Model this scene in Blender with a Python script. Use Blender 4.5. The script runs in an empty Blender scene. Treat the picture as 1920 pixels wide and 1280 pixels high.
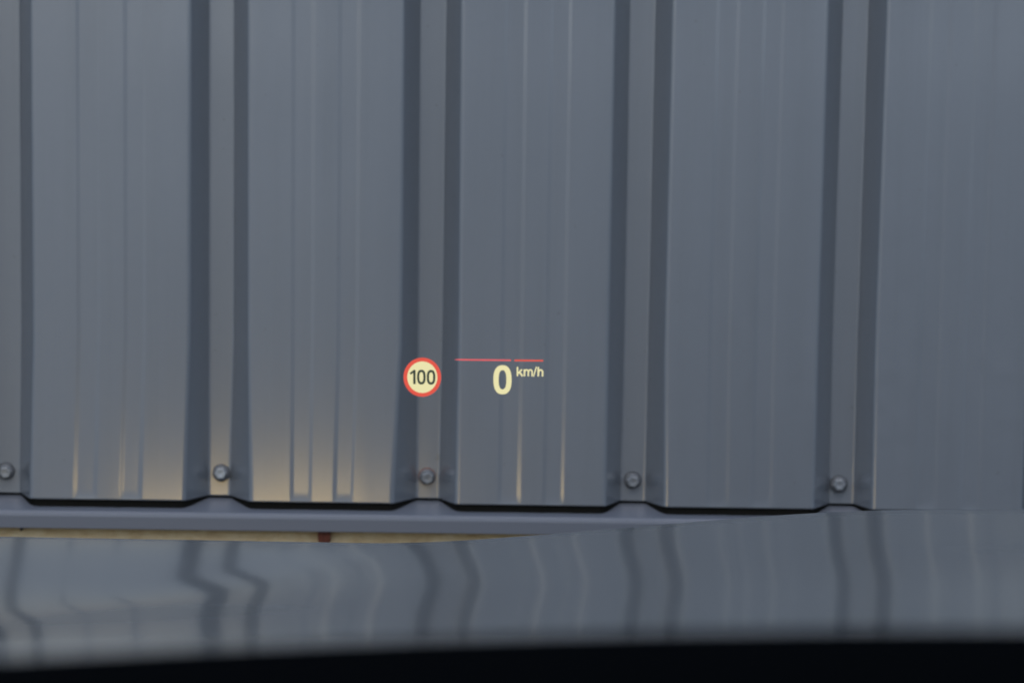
import bpy, bmesh, math
import numpy as np
from mathutils import Vector, Matrix

scn = bpy.context.scene
# ------------------------------------------------------------------ camera
EYE = 1.42
yaw, pit, rol = math.radians(1.348), math.radians(7.764), math.radians(0.9937)
F = Vector((math.sin(yaw)*math.cos(pit), math.cos(yaw)*math.cos(pit), -math.sin(pit)))
R0 = Vector((math.cos(yaw), -math.sin(yaw), 0))
U0 = R0.cross(F)
R = R0*math.cos(rol) + U0*math.sin(rol)
U = -R0*math.sin(rol) + U0*math.cos(rol)
cd = bpy.data.cameras.new('camera'); cam = bpy.data.objects.new('camera', cd)
scn.collection.objects.link(cam); scn.camera = cam
M = Matrix((R, U, -F)).transposed().to_4x4(); M.translation = Vector((0, 0, EYE))
cam.matrix_world = M
cd.sensor_width = 36; cd.lens = 7212.2/1920*36
cd.clip_start = 0.05; cd.clip_end = 3000
cd.dof.use_dof = True; cd.dof.focus_distance = 2.35
cd.dof.aperture_fstop = (cd.lens/1000)/0.0042
# ------------------------------------------------------------------ world and sun
SUN_EL, SUN_AZ = math.radians(50), math.radians(190)      # azimuth from +Y clockwise: behind the car, to the left
w = bpy.data.worlds.new('World'); scn.world = w; w.use_nodes = True
nt = w.node_tree; bg = nt.nodes['Background']
sky = nt.nodes.new('ShaderNodeTexSky'); sky.sky_type = 'NISHITA'; sky.sun_disc = False
sky.sun_elevation = SUN_EL; sky.sun_rotation = SUN_AZ; sky.air_density = 1.0; sky.dust_density = 1.5; sky.ozone_density = 1.0
nt.links.new(sky.outputs[0], bg.inputs[0]); bg.inputs[1].default_value = 0.15
sd = bpy.data.lights.new('sun', 'SUN'); sd.energy = .5; sd.angle = math.radians(50); sd.color = (1.0, .975, .95)
sun = bpy.data.objects.new('sun', sd); scn.collection.objects.link(sun)
sdir = Vector((math.sin(SUN_AZ)*math.cos(SUN_EL), math.cos(SUN_AZ)*math.cos(SUN_EL), math.sin(SUN_EL)))
sun.rotation_euler = sdir.to_track_quat('Z', 'Y').to_euler()
scn.view_settings.view_transform = 'Standard'; scn.view_settings.look = 'None'
scn.view_settings.exposure = 0.57; scn.view_settings.gamma = 1.0; scn.view_settings.use_curve_mapping = False
scn.render.engine = 'CYCLES'
scn.cycles.use_denoising = True; scn.cycles.max_bounces = 8; scn.cycles.glossy_bounces = 5; scn.cycles.transparent_max_bounces = 8

# ------------------------------------------------------------------ helpers
def lin(r, g, b): return tuple((c/255/12.92 if c/255 <= .04045 else ((c/255+.055)/1.055)**2.4) for c in (r, g, b))
def mat(name, col, rough=.5, metal=0, coat=0, coat_rough=.03, spec=.5, emis=None, estr=1.0):
    m = bpy.data.materials.new(name); m.use_nodes = True
    b = m.node_tree.nodes['Principled BSDF']
    b.inputs['Base Color'].default_value = (*col, 1); b.inputs['Roughness'].default_value = rough
    b.inputs['Metallic'].default_value = metal; b.inputs['Coat Weight'].default_value = coat
    b.inputs['Coat Roughness'].default_value = coat_rough; b.inputs['Specular IOR Level'].default_value = spec
    if emis: b.inputs['Emission Color'].default_value = (*emis, 1); b.inputs['Emission Strength'].default_value = estr
    return m
def nodes(m):
    t = m.node_tree; return t, t.nodes['Principled BSDF'], (lambda n: t.nodes.new(n)), (lambda a, b: t.links.new(a, b))
def coords(m, scale):
    t, b, N, L = nodes(m); tc = N('ShaderNodeTexCoord'); mp = N('ShaderNodeMapping'); mp.inputs['Scale'].default_value = scale
    L(tc.outputs['Object'], mp.inputs['Vector']); return mp.outputs['Vector']
def noise(m, scale, detail=3, vec=(1, 1, 1), rough=.5):
    t, b, N, L = nodes(m); n = N('ShaderNodeTexNoise'); n.inputs['Scale'].default_value = scale; n.inputs['Detail'].default_value = detail
    n.inputs['Roughness'].default_value = rough; L(coords(m, vec), n.inputs['Vector']); return n.outputs['Fac']
def ramp(m, fac, stops):
    t, b, N, L = nodes(m); r = N('ShaderNodeValToRGB'); e = r.color_ramp.elements
    while len(e) < len(stops): e.new(.5)
    for i, (p, c) in enumerate(stops): e[i].position = p; e[i].color = (*c, 1) if len(c) == 3 else c
    L(fac, r.inputs[0]); return r.outputs[0]
def bump(m, fac, strength, dist, prev=None):
    t, b, N, L = nodes(m); n = N('ShaderNodeBump'); n.inputs['Strength'].default_value = strength; n.inputs['Distance'].default_value = dist
    L(fac, n.inputs['Height'])
    if prev is not None: L(prev, n.inputs['Normal'])
    return n.outputs['Normal']
def link(name, verts, faces, m, parent=None, smooth=False, sharp=None):
    me = bpy.data.meshes.new(name); me.from_pydata([tuple(map(float, v)) for v in verts], [], faces); me.update()
    bm = bmesh.new(); bm.from_mesh(me); bmesh.ops.recalc_face_normals(bm, faces=bm.faces); bm.to_mesh(me); bm.free()
    if smooth:
        me.polygons.foreach_set('use_smooth', [True]*len(me.polygons))
        if sharp: me.set_sharp_from_angle(angle=math.radians(sharp))
    if m: me.materials.append(m)
    o = bpy.data.objects.new(name, me); scn.collection.objects.link(o)
    if parent: o.parent = parent
    return o
def empty(name, loc, label=None, cat=None, group=None):
    o = bpy.data.objects.new(name, None); scn.collection.objects.link(o); o.location = loc; o.empty_display_size = .1
    if label: o['label'] = label
    if cat: o['category'] = cat
    if group: o['group'] = group
    bpy.context.view_layer.update(); return o
def box(a, b):
    x0, y0, z0 = a; x1, y1, z1 = b
    v = [(x0, y0, z0), (x1, y0, z0), (x1, y1, z0), (x0, y1, z0), (x0, y0, z1), (x1, y0, z1), (x1, y1, z1), (x0, y1, z1)]
    return v, [(0, 1, 2, 3), (4, 5, 6, 7), (0, 1, 5, 4), (1, 2, 6, 5), (2, 3, 7, 6), (3, 0, 4, 7)]
def bevel(o, wdt, seg=3):
    m = o.modifiers.new('bevel', 'BEVEL'); m.width = wdt; m.segments = seg; m.limit_method = 'ANGLE'; return o
def extr(poly, x0, x1):            # poly of (y, z) extruded along X
    n = len(poly); v = [(x0, y, z) for y, z in poly] + [(x1, y, z) for y, z in poly]
    f = [(i, (i+1) % n, (i+1) % n+n, i+n) for i in range(n)] + [tuple(range(n)), tuple(range(n, 2*n))]
    return v, f
def loft(rows, closed=False):      # rows of equal length lists of points
    n = len(rows[0]); v = [p for r in rows for p in r]; f = []
    for j in range(len(rows)-1):
        for i in range(n if closed else n-1):
            k = (i+1) % n; f.append((j*n+i, j*n+k, (j+1)*n+k, (j+1)*n+i))
    return v, f

# ------------------------------------------------------------------ materials
m_clad = mat('grey blue coil coated steel', (.137, .157, .187), .5, metal=.6, spec=.3, coat=1.0, coat_rough=.15)
t, b, N, L = nodes(m_clad); b.inputs['Coat IOR'].default_value = 1.9
c = ramp(m_clad, noise(m_clad, 3.0, 4, (1, 1, .35)), [(.3, (.180, .203, .231)), (.7, (.198, .222, .250))])
st = ramp(m_clad, noise(m_clad, 34, 5, (1, 1, .03), .65), [(.30, (.95, .95, .945)), (.52, (1, 1, 1)), (.80, (1.025, 1.02, 1.015))])
mxr = N('ShaderNodeMix'); mxr.data_type = 'RGBA'; mxr.blend_type = 'MULTIPLY'; mxr.inputs[0].default_value = 1.0; L(c, mxr.inputs[6]); L(st, mxr.inputs[7])
sp = ramp(m_clad, noise(m_clad, 130, 2, (1, 1, .7)), [(.735, (1, 1, 1)), (.77, (.87, .86, .84))])
mx2 = N('ShaderNodeMix'); mx2.data_type = 'RGBA'; mx2.blend_type = 'MULTIPLY'; mx2.inputs[0].default_value = 1.0; L(mxr.outputs[2], mx2.inputs[6]); L(sp, mx2.inputs[7]); L(mx2.outputs[2], b.inputs['Base Color'])
r = ramp(m_clad, noise(m_clad, 60, 3), [(.3, (.48,)*3), (.75, (.56,)*3)]); L(r, b.inputs['Roughness'])
n1 = bump(m_clad, noise(m_clad, 9, 2, (1, 1, .16)), .7, .0022)
n2 = bump(m_clad, noise(m_clad, 900, 2), .06, .0004, n1); L(n2, b.inputs['Normal']); L(n1, b.inputs['Coat Normal'])
m_flash = mat('grey blue flashing coat', (.095, .108, .132), .42)
t, b, N, L = nodes(m_flash); L(bump(m_flash, noise(m_flash, 14, 2, (1, 1, 1)), .3, .001), b.inputs['Normal'])
m_screw = mat('painted steel screw', (.26, .285, .31), .30, metal=.5, coat=.5, coat_rough=.2)
m_zinc = mat('weathered painted screw washer', (.085, .095, .108), .6)
m_rubber = mat('black sealing rubber', (.012, .012, .012), .8)
m_rust = mat('rusty washer edge', (.16, .06, .03), .85)
m_gap_black = mat('black gap shade and backing', (.006, .006, .005), 1.0, spec=.1)  # near-black: painted shade for the gap under the sheets, also behind them
t, b, N, L = nodes(m_gap_black); L(bump(m_gap_black, noise(m_gap_black, 600, 2), .5, .001), b.inputs['Normal'])
m_plinth = mat('sandy cement render', (.36, .28, .17), .95, spec=.2)
t, b, N, L = nodes(m_plinth)
c = ramp(m_plinth, noise(m_plinth, 45, 6, (1, 1, 1.6), .7), [(.25, (.32, .23, .12)), (.45, (.46, .35, .20)), (.62, (.52, .42, .26)), (.8, (.60, .52, .36))]); L(c, b.inputs['Base Color'])
L(bump(m_plinth, noise(m_plinth, 300, 5), .8, .002), b.inputs['Normal'])
m_red = mat('red brown fired clay', (.20, .045, .025), .9, spec=.2)
t, b, N, L = nodes(m_red)
c = ramp(m_red, noise(m_red, 500, 3), [(.3, (.06, .022, .015)), (.7, (.12, .038, .024))]); L(c, b.inputs['Base Color'])
m_ground = mat('worn grey asphalt', (.10, .10, .098), .9, spec=.3)
t, b, N, L = nodes(m_ground)
c = ramp(m_ground, noise(m_ground, 30, 6, (1, 1, 1), .7), [(.3, (.035, .035, .034)), (.7, (.075, .073, .07))]); L(c, b.inputs['Base Color'])
L(bump(m_ground, noise(m_ground, 250, 3), .6, .003), b.inputs['Normal'])
m_paint = mat('grey metallic car paint', (.135, .150, .165), .38, metal=.2, spec=.2, coat=.76, coat_rough=.088)
t, b, N, L = nodes(m_paint)
fl = ramp(m_paint, noise(m_paint, 2200, 1), [(.35, (.030, .036, .042)), (.65, (.038, .044, .050))]); L(fl, b.inputs['Base Color'])
L(bump(m_paint, noise(m_paint, 30, 1), .02, .0004), b.inputs['Coat Normal'])
m_trim = mat('black exterior plastic', (.02, .02, .021), .5)
m_dash = mat('black soft dashboard skin', (.0085, .0085, .0080), 1.0, spec=0)
t, b, N, L = nodes(m_dash); L(bump(m_dash, noise(m_dash, 700, 2), .3, .0006), b.inputs['Normal'])
m_tyre = mat('tyre rubber', (.02, .02, .02), .9); m_rim = mat('silver alloy', (.5, .5, .52), .3, metal=1)
m_lens = mat('clear headlamp lens', (.35, .36, .38), .1, coat=1)
m_lamp = mat('lit warm lamp', (.8, .75, .6), .5, emis=(1.0, .70, .27), estr=4.7)
m_yel = mat('pale yellow display light', (0, 0, 0), 1, spec=0, emis=lin(243, 235, 182), estr=.63)
m_redl = mat('red display light', (0, 0, 0), 1, spec=0, emis=lin(234, 94, 80), estr=.63)
m_pink = mat('pale red display light', (0, 0, 0), 1, spec=0, emis=lin(236, 104, 108), estr=.63)
m_dig = mat('dark digit colour', (0, 0, 0), 1, spec=0, emis=lin(68, 76, 68), estr=.63)
m_glass = bpy.data.materials.new('clear windscreen glass'); m_glass.use_nodes = True
t = m_glass.node_tree; t.nodes.clear(); o_ = t.nodes.new('ShaderNodeOutputMaterial'); tb = t.nodes.new('ShaderNodeBsdfTransparent')
tb.inputs[0].default_value = (.985, .99, .985, 1); t.links.new(tb.outputs[0], o_.inputs[0])

# ------------------------------------------------------------------ ground
v, f = box((-600, -600, -.3), (600, 600, 0)); g = link('ground', v, f, m_ground); g['kind'] = 'structure'

# ------------------------------------------------------------------ clad wall
ZB = EYE - .7195          # lower edge of the sheets
D, DEP = 4.0, .0340       # front of the ribs, rib depth
# observed bend lines of the sheet: z (relative to the eye) against x, for the four bends of each valley
TAB = {
 0: ((-.453, -.4525, -.4545), (-.4405, -.4395, -.4400), (-.4230, -.4208, -.4225), (-.4097, -.4068, -.4101)),
 1: ((-.2450, -.2440, -.2482), (-.2269, -.2246, -.2241), (-.2003, -.1982, -.2010), (-.1849, -.1821, -.1791)),
 2: ((-.0242, -.0223, -.0286), (-.0071, -.0050, -.0044), (.0207, .0215, .0204), (.0360, .0387, .0378)),
 3: ((.1949, .1950, .1954), (.2115, .2129, .2123), (.2388, .2389, .2390), (.2558, .2555, .2586)),
 4: ((.4167, .4155, .4160), (.4340, .4330, .4347), (.4614, .4601, .4609), (.4789, .4774, .4788))}
ZR = (EYE-.19, EYE-.545, EYE-.708)
PITCH = .2201
def bends(k, z):
    if k in TAB:
        if k == 0: tb_ = [(-.4675, -.4665, -.4680), (-.4502, -.4490, -.4505), TAB[0][2], TAB[0][3]]
        else: tb_ = TAB[k]
    else:
        c = .4476 + (k-4)*PITCH if k > 4 else -.4325 + k*PITCH
        tb_ = [(c-.031,)*3, (c-.0136,)*3, (c+.0136,)*3, (c+.031,)*3]
    out = []
    for j_, a in enumerate(tb_):
        out.append(((D+DEP)/(D+.0214) if j_ in (1, 2) else 1)*float(np.interp(z, [ZR[2], ZR[1], ZR[0], 3.2], [a[2], a[1], a[0], np.mean(a)])))
    return out
# shallow swages in each pan, as fractions of the pan width
SW = ((.290, .420), (.590, .712))
RS, SD = .0022, .00046
def corner(p0, p1, p2, r, seg=3):
    p0, p1, p2 = map(np.array, (p0, p1, p2)); a = (p0-p1)/np.linalg.norm(p0-p1); c = (p2-p1)/np.linalg.norm(p2-p1)
    s, e = p1+a*r, p1+c*r
    pts = [p1+a*r*1.35]
    for i in range(seg+1):
        u = i/seg; pts.append((1-u)**2*s + 2*u*(1-u)*p1 + u*u*e)
    pts.append(p1+c*r*1.35); return pts
def section(k0, k1, z, lap=(0, 0), off=0.0):
    """x, y of the profile from the middle of valley k0 to the middle of valley k1"""
    h = z-ZB; dome = 1.0 if h > .011 else math.sqrt(max(0, 1-(1-h/.011)**2))**1.4     # swages run out to flat at the sheet's end
    P = []
    yv, yp = D+DEP-off, D-off
    for k in range(k0, k1+1):
        L1, L2, R1, R2 = bends(k, z)
        if k == k0: P.append(((L2+R1)/2+lap[0], yv, 0))
        else: P += [(L1, yp, RS*1.3), (L2, yv, RS)]
        if k == k1: P.append(((L2+R1)/2+lap[1], yv, 0)); break
        P += [(R1, yv, RS), (R2, yp, RS*1.3)]
        n1 = bends(k+1, z)[0]; wd = n1-R2
        for a, b_ in SW:
            xa, xb = R2+wd*a, R2+wd*b_; sl = .0040; dd = SD*dome + 1e-5
            P += [(xa-sl/2, yp, .0009), (xa+sl/2, yp+dd, .0009), (xb-sl/2, yp+dd, .0009), (xb+sl/2, yp, .0009)]
    pts = []
    for i, (x, y, r) in enumerate(P):
        if r == 0: pts.append(np.array((x, y))); continue
        pts += corner(P[i-1][:2], (x, y), P[i+1][:2], r)
    return pts
ZTOP = 4.6
zs = [ZB + a for a in (0, .0012, .0025, .004, .0055, .007, .0085, .010, .0112, .02)] + list(np.linspace(ZB+.05, ZR[0]+.3, 14)) + [2.2, 3.2, ZTOP]
wall = empty('cladding_wall', (0, D+.05, 0), 'dark grey profiled metal cladding wall above a sandy plinth', 'wall'); wall['kind'] = 'thing'
def wl(name, v, f, m, **k):
    o = link(name, v, f, m, **k); o.parent = wall; o.matrix_parent_inverse = wall.matrix_world.inverted(); return o
def sheet(k0, k1, lap, out):
    rows = []
    for z in zs:
        rows.append([(x, y-out, z) for x, y in section(k0, k1, z, lap)])
    rows = rows[::-1]
    v, f = loft(rows); o = wl('cladding_sheet', v, f, m_clad, smooth=True, sharp=50)
    so = o.modifiers.new('thickness', 'SOLIDIFY'); so.thickness = .0008; so.offset = 0
    return o
sheet(-6, -1, (0, .008), .0009); sheet(-1, 5, (-.004, .008), 0); sheet(5, 10, (-.004, .008), -.0009); sheet(10, 14, (-.004, 0), 0)
# black strip as painted shade under the lower edge, stepping back behind every bend
def gap_shade():
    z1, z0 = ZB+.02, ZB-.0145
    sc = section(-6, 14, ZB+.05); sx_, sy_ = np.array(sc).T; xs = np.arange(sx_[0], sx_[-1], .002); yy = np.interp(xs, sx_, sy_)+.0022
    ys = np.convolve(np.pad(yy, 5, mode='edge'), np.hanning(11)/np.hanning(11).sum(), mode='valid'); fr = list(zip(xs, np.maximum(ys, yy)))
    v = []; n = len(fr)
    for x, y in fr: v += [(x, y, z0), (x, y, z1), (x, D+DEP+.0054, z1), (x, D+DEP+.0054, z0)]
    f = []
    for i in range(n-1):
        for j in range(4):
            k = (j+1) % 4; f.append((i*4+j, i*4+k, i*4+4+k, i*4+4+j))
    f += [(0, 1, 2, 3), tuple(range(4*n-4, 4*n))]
    wl('gap_shade_strip', v, f, m_gap_black)
gap_shade()
# drip flashing under the sheets
zf = ZB
prof = [(D+DEP+.0065, zf+.03), (D+DEP+.0050, zf+.03), (D+DEP+.0050, zf-.0024), (D-.0100, zf-.0106), (D-.0123, zf-.0130), (D-.0130, zf-.0158), (D-.0130, zf-.0290),
        (D-.0112, zf-.0296), (D-.0116, zf-.0160), (D-.0095, zf-.0142), (D+DEP+.0065, zf-.0045)]
v, f = extr(prof, -1.7, 2.65); fl_o = wl('drip_flashing', v, f, m_flash); bevel(fl_o, .0006, 2)
# plinth
v, f = box((-1.7, D+DEP+.0072, ZB-.0075), (2.64, D+.30, ZTOP)); wl('inner_wall', v, f, m_gap_black)
def plinth():
    rng = np.random.default_rng(4); xs = np.linspace(-1.7, 2.65, 250); zz = np.linspace(ZB-.012, -.02, 18)
    rows = [[(x, D+.003+rng.normal(0, .0005), z) for x in xs] for z in zz]
    rows = [[(x, D+.28, ZB-.012) for x in xs]] + rows
    v, f = loft(rows); wl('plinth', v, f, m_plinth, smooth=True, sharp=60)
plinth()
# red brown clay lump stuck under the flashing
rng = np.random.default_rng(2); rows = []
for j, (zz, s) in enumerate([(0, 1), (-.005, 1.0), (-.0105, .96), (-.0135, .86), (-.0150, .55), (-.0152, .05)]):
    rows.append([(-.1006+s*.0068*max(-1, min(1, 1.35*math.cos(a)))+rng.normal(0, .0002), D-.001+s*.0058*max(-1, min(1, 1.3*math.sin(a))), ZB-.0292+zz) for a in np.linspace(0, 2*math.pi, 16, endpoint=False)])
v, f = loft(rows, True); f.append(tuple(range(16))); o = wl('clay_lump', v, f, m_red, smooth=True, sharp=50); o['label'] = 'small red brown clay lump under the flashing'
# small dark chip
v, f = box((-.4212, D-.001, ZB-.0345), (-.4182, D+.006, ZB-.0315)); bevel(wl('render_chip', v, f, m_rubber), .0008)
# screws
def hexhead(r, h):
    pts = []; rows = []
    for rr, y in ((r, 0), (r, -h*.82), (r*.86, -h), (r*.55, -h), (r*.45, -h*.86), (.0003, -h*.84)):
        rows.append([(rr*math.cos(a), y, rr*math.sin(a)) for a in [math.radians(12+60*i) for i in range(6)]])
    v, f = loft(rows, True); f.append(tuple(range(6))); return v, f
def disc(prof, n=28):
    rows = [[(rr*math.cos(a), y, rr*math.sin(a)) for a in np.linspace(0, 2*math.pi, n, endpoint=False)] for rr, y in prof]
    v, f = loft(rows, True); f.append(tuple(range(n))); f.append(tuple(range((len(prof)-1)*n, len(prof)*n))); return v, f
hv, hf = hexhead(.0064, .0072)
wv, wf = disc([(.0070, -.0014), (.0082, -.0018), (.0086, -.0024), (.0080, -.0032), (.0064, -.0038), (.004, -.0040)])
rv, rf = disc([(.0088, .0012), (.0093, -.0004), (.0089, -.0015), (.004, -.0016)])
proto = link('screw', hv, hf, m_screw, smooth=True, sharp=30); proto.location = (0, 0, 0)
wsh = link('washer', wv, wf, m_zinc, parent=proto, smooth=True, sharp=50)
rub = link('gasket', rv, rf, m_rubber, parent=proto, smooth=True, sharp=50)
SP = [(-.4392, -.6922, 0, 0), (-.2115, -.6908, 9, -3), (.0072, -.6919, -14, 2), (.2259, -.6929, 25, 1), (.4458, -.6940, 5, -2), (.668, -.6940, 3, 0)]
for i, (x, z, a, tl) in enumerate(SP):
    if i == 0: s = proto; kids = [wsh, rub]
    else:
        s = proto.copy(); scn.collection.objects.link(s); kids = []
        for ch in (wsh, rub):
            c_ = ch.copy(); scn.collection.objects.link(c_); c_.parent = s; kids.append(c_)
    hz = -.0024
    s.parent = wall; s.matrix_parent_inverse = wall.matrix_world.inverted()
    s.location = (x, D+DEP-.0042, z+EYE-.0040); s.rotation_euler = (math.radians(tl*2), math.radians(a), math.radians(tl))
    for k_ in kids: k_.location = (0, .0030, 0)
    if i == 2:
        s['label'] = 'screw with a rusty gasket'
        kids[1].data = kids[1].data.copy(); kids[1].data.materials.clear(); kids[1].data.materials.append(m_rust)
# purlin rows of screws higher up
# ------------------------------------------------------------------ the car
CX = .45
car = empty('car', (CX, 1.0, 0), 'dark grey car facing the wall, its glossy bonnet seen past the black dashboard', 'car')
def cp(name, v, f, m, parent=None, **k):
    o = link(name, v, f, m, **k); p = parent or car; o.parent = p; o.matrix_parent_inverse = car.matrix_world.inverted() if p is car else Matrix()
    if p is not car: o.matrix_parent_inverse = Matrix()
    return o
def sstep(a, b, x):
    t_ = np.clip((x-a)/(b-a), 0, 1); return t_*t_*(3-2*t_)
_yc = np.linspace(.8, 2.4, 1601); _xc = np.interp(_yc, [1.0, 1.5, 1.64, 1.70, 1.76, 1.82, 1.88, 1.94, 2.0, 2.15], [-.42, -.27, -.222, -.188, -.150, -.116, -.070, -.02, .0, .0])
_xc = np.convolve(np.pad(_xc, 45, mode='edge'), np.hanning(91)/np.hanning(91).sum(), mode='valid')
def crease(Y): return np.interp(Y, _yc, _xc)
def slope_x(X, Y):
    Xl = np.where(X > CX, 2*CX-X, X); sg = np.where(X > CX, -1.0, 1.0)
    g_ = np.exp(-((Y-1.80)/.11)**2)
    left = -.004 - .013*np.exp(-((Y-1.78)/.12)**2)
    right = .037*np.clip((CX-Xl)/.25, 0, 1)*(.78+.22*g_) + .018*g_*np.exp(-((Xl-.0)/.12)**2)
    s = sstep(-.032, .038, Xl-crease(Y))
    edge = .25*sstep(-.33, -.45, Xl)
    return sg*(left*(1-s)+right*s + edge)
def edgeY(X):
    Xl = np.where(X > CX, 2*CX-X, X)
    return 2.0 + .13*sstep(-.03, .28, Xl) - .16*sstep(-.24, -.5, Xl)
def bonnet():
    nx, nv = 300, 150; xs = np.linspace(-.45, 2*CX+.45, nx)
    xs_f = np.linspace(-.45, 2*CX+.45, 1801)
    a0 = np.argmin(abs(xs_f-.1)); rows = []
    s = slope_x(xs_f, np.full_like(xs_f, 2.0)); front = float(s[(xs_f > 0) & (xs_f < .1)].sum()*(xs_f[1]-xs_f[0]))
    ye = edgeY(xs)
    for j in range(nv):
        u = j/(nv-1); u = 1-(1-u)**1.5
        Y0 = 1.0; Yv = Y0+(ye-Y0)*u
        row = []
        for i in range(nx):
            row.append(Yv[i])
        rows.append(np.array(row))
    # integrate the lateral slope on a fine grid, then sample it
    Yg = np.linspace(.95, 2.2, 251); S = np.zeros((251, 1801))
    for q, Y in enumerate(Yg):
        s = slope_x(xs_f, np.full_like(xs_f, Y)); c_ = np.concatenate([[0], np.cumsum((s[1:]+s[:-1])/2*(xs_f[1]-xs_f[0]))]); S[q] = c_-c_[a0]+front
    pts = []
    for Yr in rows:
        row = []
        for i, x in enumerate(xs):
            Y = Yr[i]; qi = (Y-.95)/(1.25)*250; q0 = int(qi); fr = qi-q0; xi = (x+.45)/(2*CX+.9)*1800; x0 = min(int(xi), 1799); fx = xi-x0
            s = (S[q0, x0]*(1-fx)+S[q0, x0+1]*fx)*(1-fr)+(S[min(q0+1, 250), x0]*(1-fx)+S[min(q0+1, 250), x0+1]*fx)*fr
            e = ye[i]-Y
            z = EYE-.3772 + .078*(2.0-Y) - .03*max(0, e-.5)**1.5
            z -= (.0055+.003*(1-float(sstep(-.05, .1, x))))*math.exp(-e/.011)
            row.append((x, Y, z+s))
        pts.append(row)
    last = pts[-1]
    for dy, dz in ((.006, -.006), (.009, -.014), (.010, -.03), (.006, -.07)):
        pts.append([(x, y+dy, z+dz) for x, y, z in last])
    v, f = loft(pts); o = cp('bonnet', v, f, m_paint, smooth=True, sharp=80)
    so = o.modifiers.new('thickness', 'SOLIDIFY'); so.thickness = .002; so.offset = -1
    return last
last = bonnet()
# front end
XL, XR = CX-.95, CX+.95
def mirror2(fn):
    fn(1); fn(-1)
fr_rows = []
for (yy, z, hw) in ((-.01, .965, .90), (.0, .93, .92), (.035, .86, .94), (.05, .72, .95), (.05, .50, .95), (.03, .30, .93), (-.03, .22, .90)):
    fr_rows.append([(CX+hw*math.sin(a), 1.55+(.62+yy)*math.cos(a)**.35 if math.cos(a) > 0 else 1.2, z) for a in np.linspace(-math.pi/2, math.pi/2, 41)])
v, f = loft(fr_rows); cp('front_bumper', v, f, m_paint, smooth=True, sharp=60)
v, f = box((CX-.42, 2.1, .58), (CX+.42, 2.225, .86)); gr = cp('grille', v, f, m_trim); bevel(gr, .02)
for sx_ in (-1, 1):
    v, f = box((CX+sx_*.66-.17, 2.02, .78), (CX+sx_*.66+.17, 2.18, .90)); bevel(cp('headlight', v, f, m_lens), .03)
    v, f = box((CX+sx_*.93-.03, -1.9, .28), (CX+sx_*.93+.03, 1.62, .98)); bevel(cp('body_side', v, f, m_paint), .02)
    v, f = loft([[(CX+sx_*.93+dx, 1.62+.0*dx, 1) for dx in (0,)]]*1) if False else box((CX+sx_*.905-.05, .95, .90), (CX+sx_*.905+.05, 1.86, .99)); bevel(cp('fender', v, f, m_paint), .04, 4)
    # pillars
    x = CX+sx_*.80; p = [(x-.03, 1.02, 1.05), (x+.03, 1.02, 1.05), (x+.03, 1.10, 1.05), (x-.03, 1.10, 1.05)]; xt = CX+sx_*.66
    q_ = [(xt-.03, .28, 1.66), (xt+.03, .28, 1.66), (xt+.03, .36, 1.66), (xt-.03, .36, 1.66)]
    v, f = loft([p, q_], True); f += [(0, 1, 2, 3), (4, 5, 6, 7)]; cp('windscreen_pillar', v, f, m_trim)
    x = CX+sx_*.76; v, f = box((x-.04, -.25, .9), (x+.04, -.13, 1.66)); cp('door_pillar', v, f, m_trim)
    x = CX+sx_*.74; v, f = box((x-.05, -1.8, .9), (x+.05, -1.45, 1.66)); cp('door_pillar', v, f, m_trim)
    for yy in (1.45, -1.45):
        rows = [[(CX+sx_*xo, yy+rr*math.cos(a), .36+rr*math.sin(a)) for a in np.linspace(0, 2*math.pi, 36, endpoint=False)] for xo, rr in ((.70, .24), (.70, .34), (.73, .36), (.88, .36), (.90, .34), (.90, .24))]
        v, f = loft(rows, True); wh = cp('wheel', v, f, m_tyre, smooth=True, sharp=40)
        rows = [[(CX+sx_*xo, yy+rr*math.cos(a), .36+rr*math.sin(a)) for a in np.linspace(0, 2*math.pi, 24, endpoint=False)] for xo, rr in ((.86, .245), (.89, .23), (.87, .06), (.89, .01))]
        v, f = loft(rows, True); rm = link('rim', v, f, m_rim, smooth=True, sharp=40); rm.parent = wh
v, f = box((CX-.72, -1.9, 1.655), (CX+.72, .36, 1.70)); bevel(cp('roof', v, f, m_trim), .02)
v, f = box((CX-.9, -1.95, .28), (CX+.9, -1.88, 1.65)); cp('tailgate', v, f, m_trim)
v, f = box((CX-.9, -1.88, .28), (CX+.9, 1.0, .33)); cp('floor_pan', v, f, m_trim)
# lit lamp bar low in the bumper
v, f = box((-.43, 2.19, .27), (-.05, 2.25, .37)); o = cp('fog_lamp', v, f, m_lamp); bevel(o, .015)
# windscreen
DUST_TOP = .236
nx = 24; rows = []
for tt in np.linspace(0, 1, 14):
    hw = .78-.13*tt; y = 1.10-.76*tt; z = 1.075+.585*tt
    rows.append([(CX+hw*s_, y-.06*s_*s_ + .02, z+.012*math.sin(tt*math.pi)) for s_ in np.linspace(-1, 1, nx)])
v, f = loft(rows); ws = cp('windscreen', v, f, m_glass, smooth=True)
m_dust = bpy.data.materials.new('thin road dust film'); m_dust.use_nodes = True
t = m_dust.node_tree; t.nodes.remove(t.nodes['Principled BSDF']); b = t.nodes.new('ShaderNodeBsdfTranslucent'); b.inputs[0].default_value = (.62, .56, .46, 1); tb = t.nodes.new('ShaderNodeBsdfTransparent'); mx = t.nodes.new('ShaderNodeMixShader'); mx.inputs[0].default_value = .20
t.links.new(tb.outputs[0], mx.inputs[1]); t.links.new(b.outputs[0], mx.inputs[2]); t.links.new(mx.outputs[0], t.nodes['Material Output'].inputs[0])
rows = []
for tt in np.linspace(.05, DUST_TOP, 6):
    hw = .76-.13*tt; y = 1.10-.76*tt; z = 1.075+.585*tt
    rows.append([(CX+hw*s_, y-.06*s_*s_ + .02, z+.012*math.sin(tt*math.pi)+.0015) for s_ in np.linspace(-1, 1, nx)])
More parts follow.
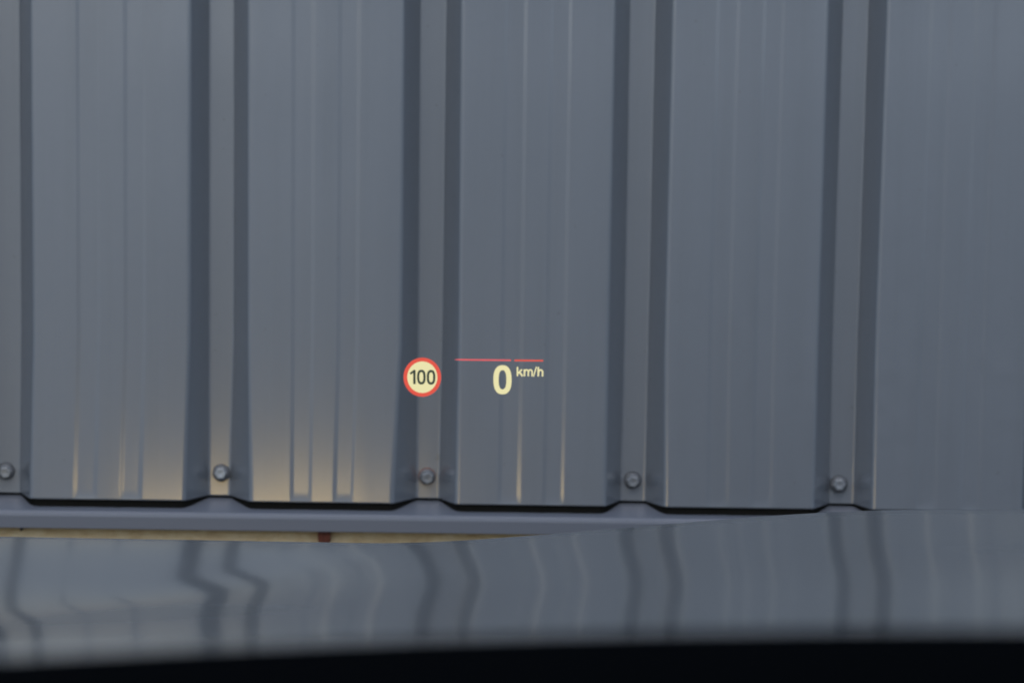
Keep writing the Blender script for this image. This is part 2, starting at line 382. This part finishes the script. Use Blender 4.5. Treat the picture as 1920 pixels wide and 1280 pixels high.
v, f = loft(rows); cp('dust_film', v, f, m_dust, parent=ws, smooth=True)
# scuttle panel with its wipers' tray
v, f = extr([(1.00, .98), (1.16, 1.02), (1.16, 1.06), (1.06, 1.065), (1.0, 1.05)], CX-.8, CX+.8); cp('scuttle_panel', v, f, m_trim)
# dashboard with the raised instrument hood
def dash():
    xs = np.linspace(CX-.84, CX+.84, 121); rows = []
    def top(x):
        a = EYE-.0858-.29*min(0, x-.084)**2 - .33*max(0, x-.2)**2
        return max(a, 1.26)
    for dy, dz in ((-.22, -.30), (-.20, -.03), (-.16, -.008), (-.10, -.002), (-.05, 0), (-.02, -.0006), (0, -.003), (.012, -.008), (.02, -.016), (.022, -.03), (.05, -.055), (.15, -.10), (.45, -.19), (.45, -.35)):
        rows.append([(x, .42+dy, top(x)+dz) for x in xs])
    v, f = loft(rows); o = cp('dashboard', v, f, m_dash, smooth=True, sharp=70)
    so = o.modifiers.new('thickness', 'SOLIDIFY'); so.thickness = .004; so.offset = -1
dash()

# ------------------------------------------------------------------ head-up display, a picture of light standing ahead of the car
HY = 1.88
PX = HY/7212.2*1.011
hud = empty('head_up_display', (.0416*HY/3, HY, EYE-.4376*HY/3), 'floating head-up display with 100 speed limit sign, red line and 0 km/h', 'display')
hud.rotation_euler = (math.radians(-4), -rol*1.0, 0)
def P(x, y): return ((x-890)*PX, (706-y)*PX)
def solid(name, polys, m, parent, y0=0.0, th=.0004):
    """each poly: list of (x, z) quads strips given as vertex list + faces"""
    V, Fc = [], []
    for v2, f2 in polys:
        o_ = len(V); n = len(v2)
        V += [(x, y0, z) for x, z in v2] + [(x, y0+th, z) for x, z in v2]
        cnt = {}
        for fc in f2:
            Fc.append(tuple(o_+i for i in fc)); Fc.append(tuple(o_+n+i for i in reversed(fc)))
            for a, b_ in zip(fc, fc[1:]+fc[:1]): cnt[(a, b_)] = 1
        for (a, b_) in cnt:
            if (b_, a) not in cnt: Fc.append((o_+a, o_+b_, o_+n+b_, o_+n+a))
    o = link(name, V, Fc, m, parent=parent); return o
def ring(cx, cy, ax, ay, bx, by, e=2.0, n=64):
    v2 = []
    for (rx, ry) in ((ax, ay), (bx, by)):
        for i in range(n):
            a = 2*math.pi*i/n; c_, s_ = math.cos(a), math.sin(a)
            v2.append(P(cx+rx*math.copysign(abs(c_)**(2/e), c_), cy+ry*math.copysign(abs(s_)**(2/e), s_)))
    return v2, [(i, (i+1) % n, n+(i+1) % n, n+i) for i in range(n)]
def disk(cx, cy, r, ry, n=64):
    return [P(cx, cy)] + [P(cx+r*math.cos(2*math.pi*i/n), cy+ry*math.sin(2*math.pi*i/n)) for i in range(n)], [(0, 1+i, 1+(i+1) % n) for i in range(n)]
def strip(pts, wd):
    pts = [np.array(p, float) for p in pts]; v2 = []; n = len(pts)
    for i, p in enumerate(pts):
        d = pts[min(i+1, n-1)]-pts[max(i-1, 0)]; d /= np.linalg.norm(d); nn = np.array((-d[1], d[0]))
        wv_ = wd[i] if isinstance(wd, (list, tuple)) else wd
        v2 += [P(*(p+nn*wv_/2)), P(*(p-nn*wv_/2))]
    return v2, [(2*i, 2*i+1, 2*i+3, 2*i+2) for i in range(n-1)]
sign = solid('speed_limit_sign', [ring(792, 706.5, 35.3, 36.6, 28.2, 29.6)], m_redl, hud)
sign['label'] = 'round red ringed 100 speed limit symbol'
solid('disc', [disk(792, 706.5, 28.4, 29.8)], m_yel, sign, .0002)
one = [strip([(777.2, 692.6), (777.2, 719.2)], 4.6), strip([(769.4, 700.0), (777.4, 694.2)], 4.0)]
solid('digit', one, m_dig, sign, -.0005)
solid('digit', [ring(790.2, 706.2, 8.1, 13.8, 3.7, 9.3, 2.5)], m_dig, sign, -.0005)
solid('digit', [ring(808.4, 706.6, 8.1, 13.8, 3.7, 9.3, 2.5)], m_dig, sign, -.0005)
solid('scale_line', [strip([(852.6, 673.6), (862, 673.9), (958.3, 675.4)], [.6, 2.7, 2.7])], m_pink, hud)
solid('scale_line', [strip([(964.4, 675.5), (1018.6, 676.2)], 2.9)], m_redl, hud)
solid('speed_digit', [ring(942.3, 711.8, 17.0, 27.2, 7.2, 18.0, 2.45)], m_yel, hud)
def arch(x0, x1, yt, yb, wd):
    r = (x1-x0)/2; pts = [(x0, yt+r+1.5)] + [(x0+r-r*math.cos(a), yt+r-r*math.sin(a)*1.0) for a in np.linspace(.15, math.pi, 10)] + [(x1, yb)]
    return strip(pts, wd)
w_ = 3.0
unit = [strip([(970.4, 687.6), (970.4, 705.0)], w_), strip([(978.8, 692.6), (971.6, 699.9)], 3.0), strip([(973.8, 697.3), (980.0, 705.2)], 3.2),
        strip([(983.4, 692.4), (983.4, 705.3)], 2.9), arch(984.2, 990.7, 693.4, 705.4, 2.7), arch(991.2, 997.9, 693.4, 705.5, 2.7),
        strip([(1000.4, 705.9), (1006.0, 687.6)], 2.1),
        strip([(1009.4, 688.0), (1009.4, 705.8)], w_), arch(1010.2, 1017.4, 693.6, 706.0, 2.9)]
solid('unit_text', unit, m_yel, hud)
for o in hud.children: o.matrix_parent_inverse = Matrix()
for o in sign.children: o.matrix_parent_inverse = Matrix()
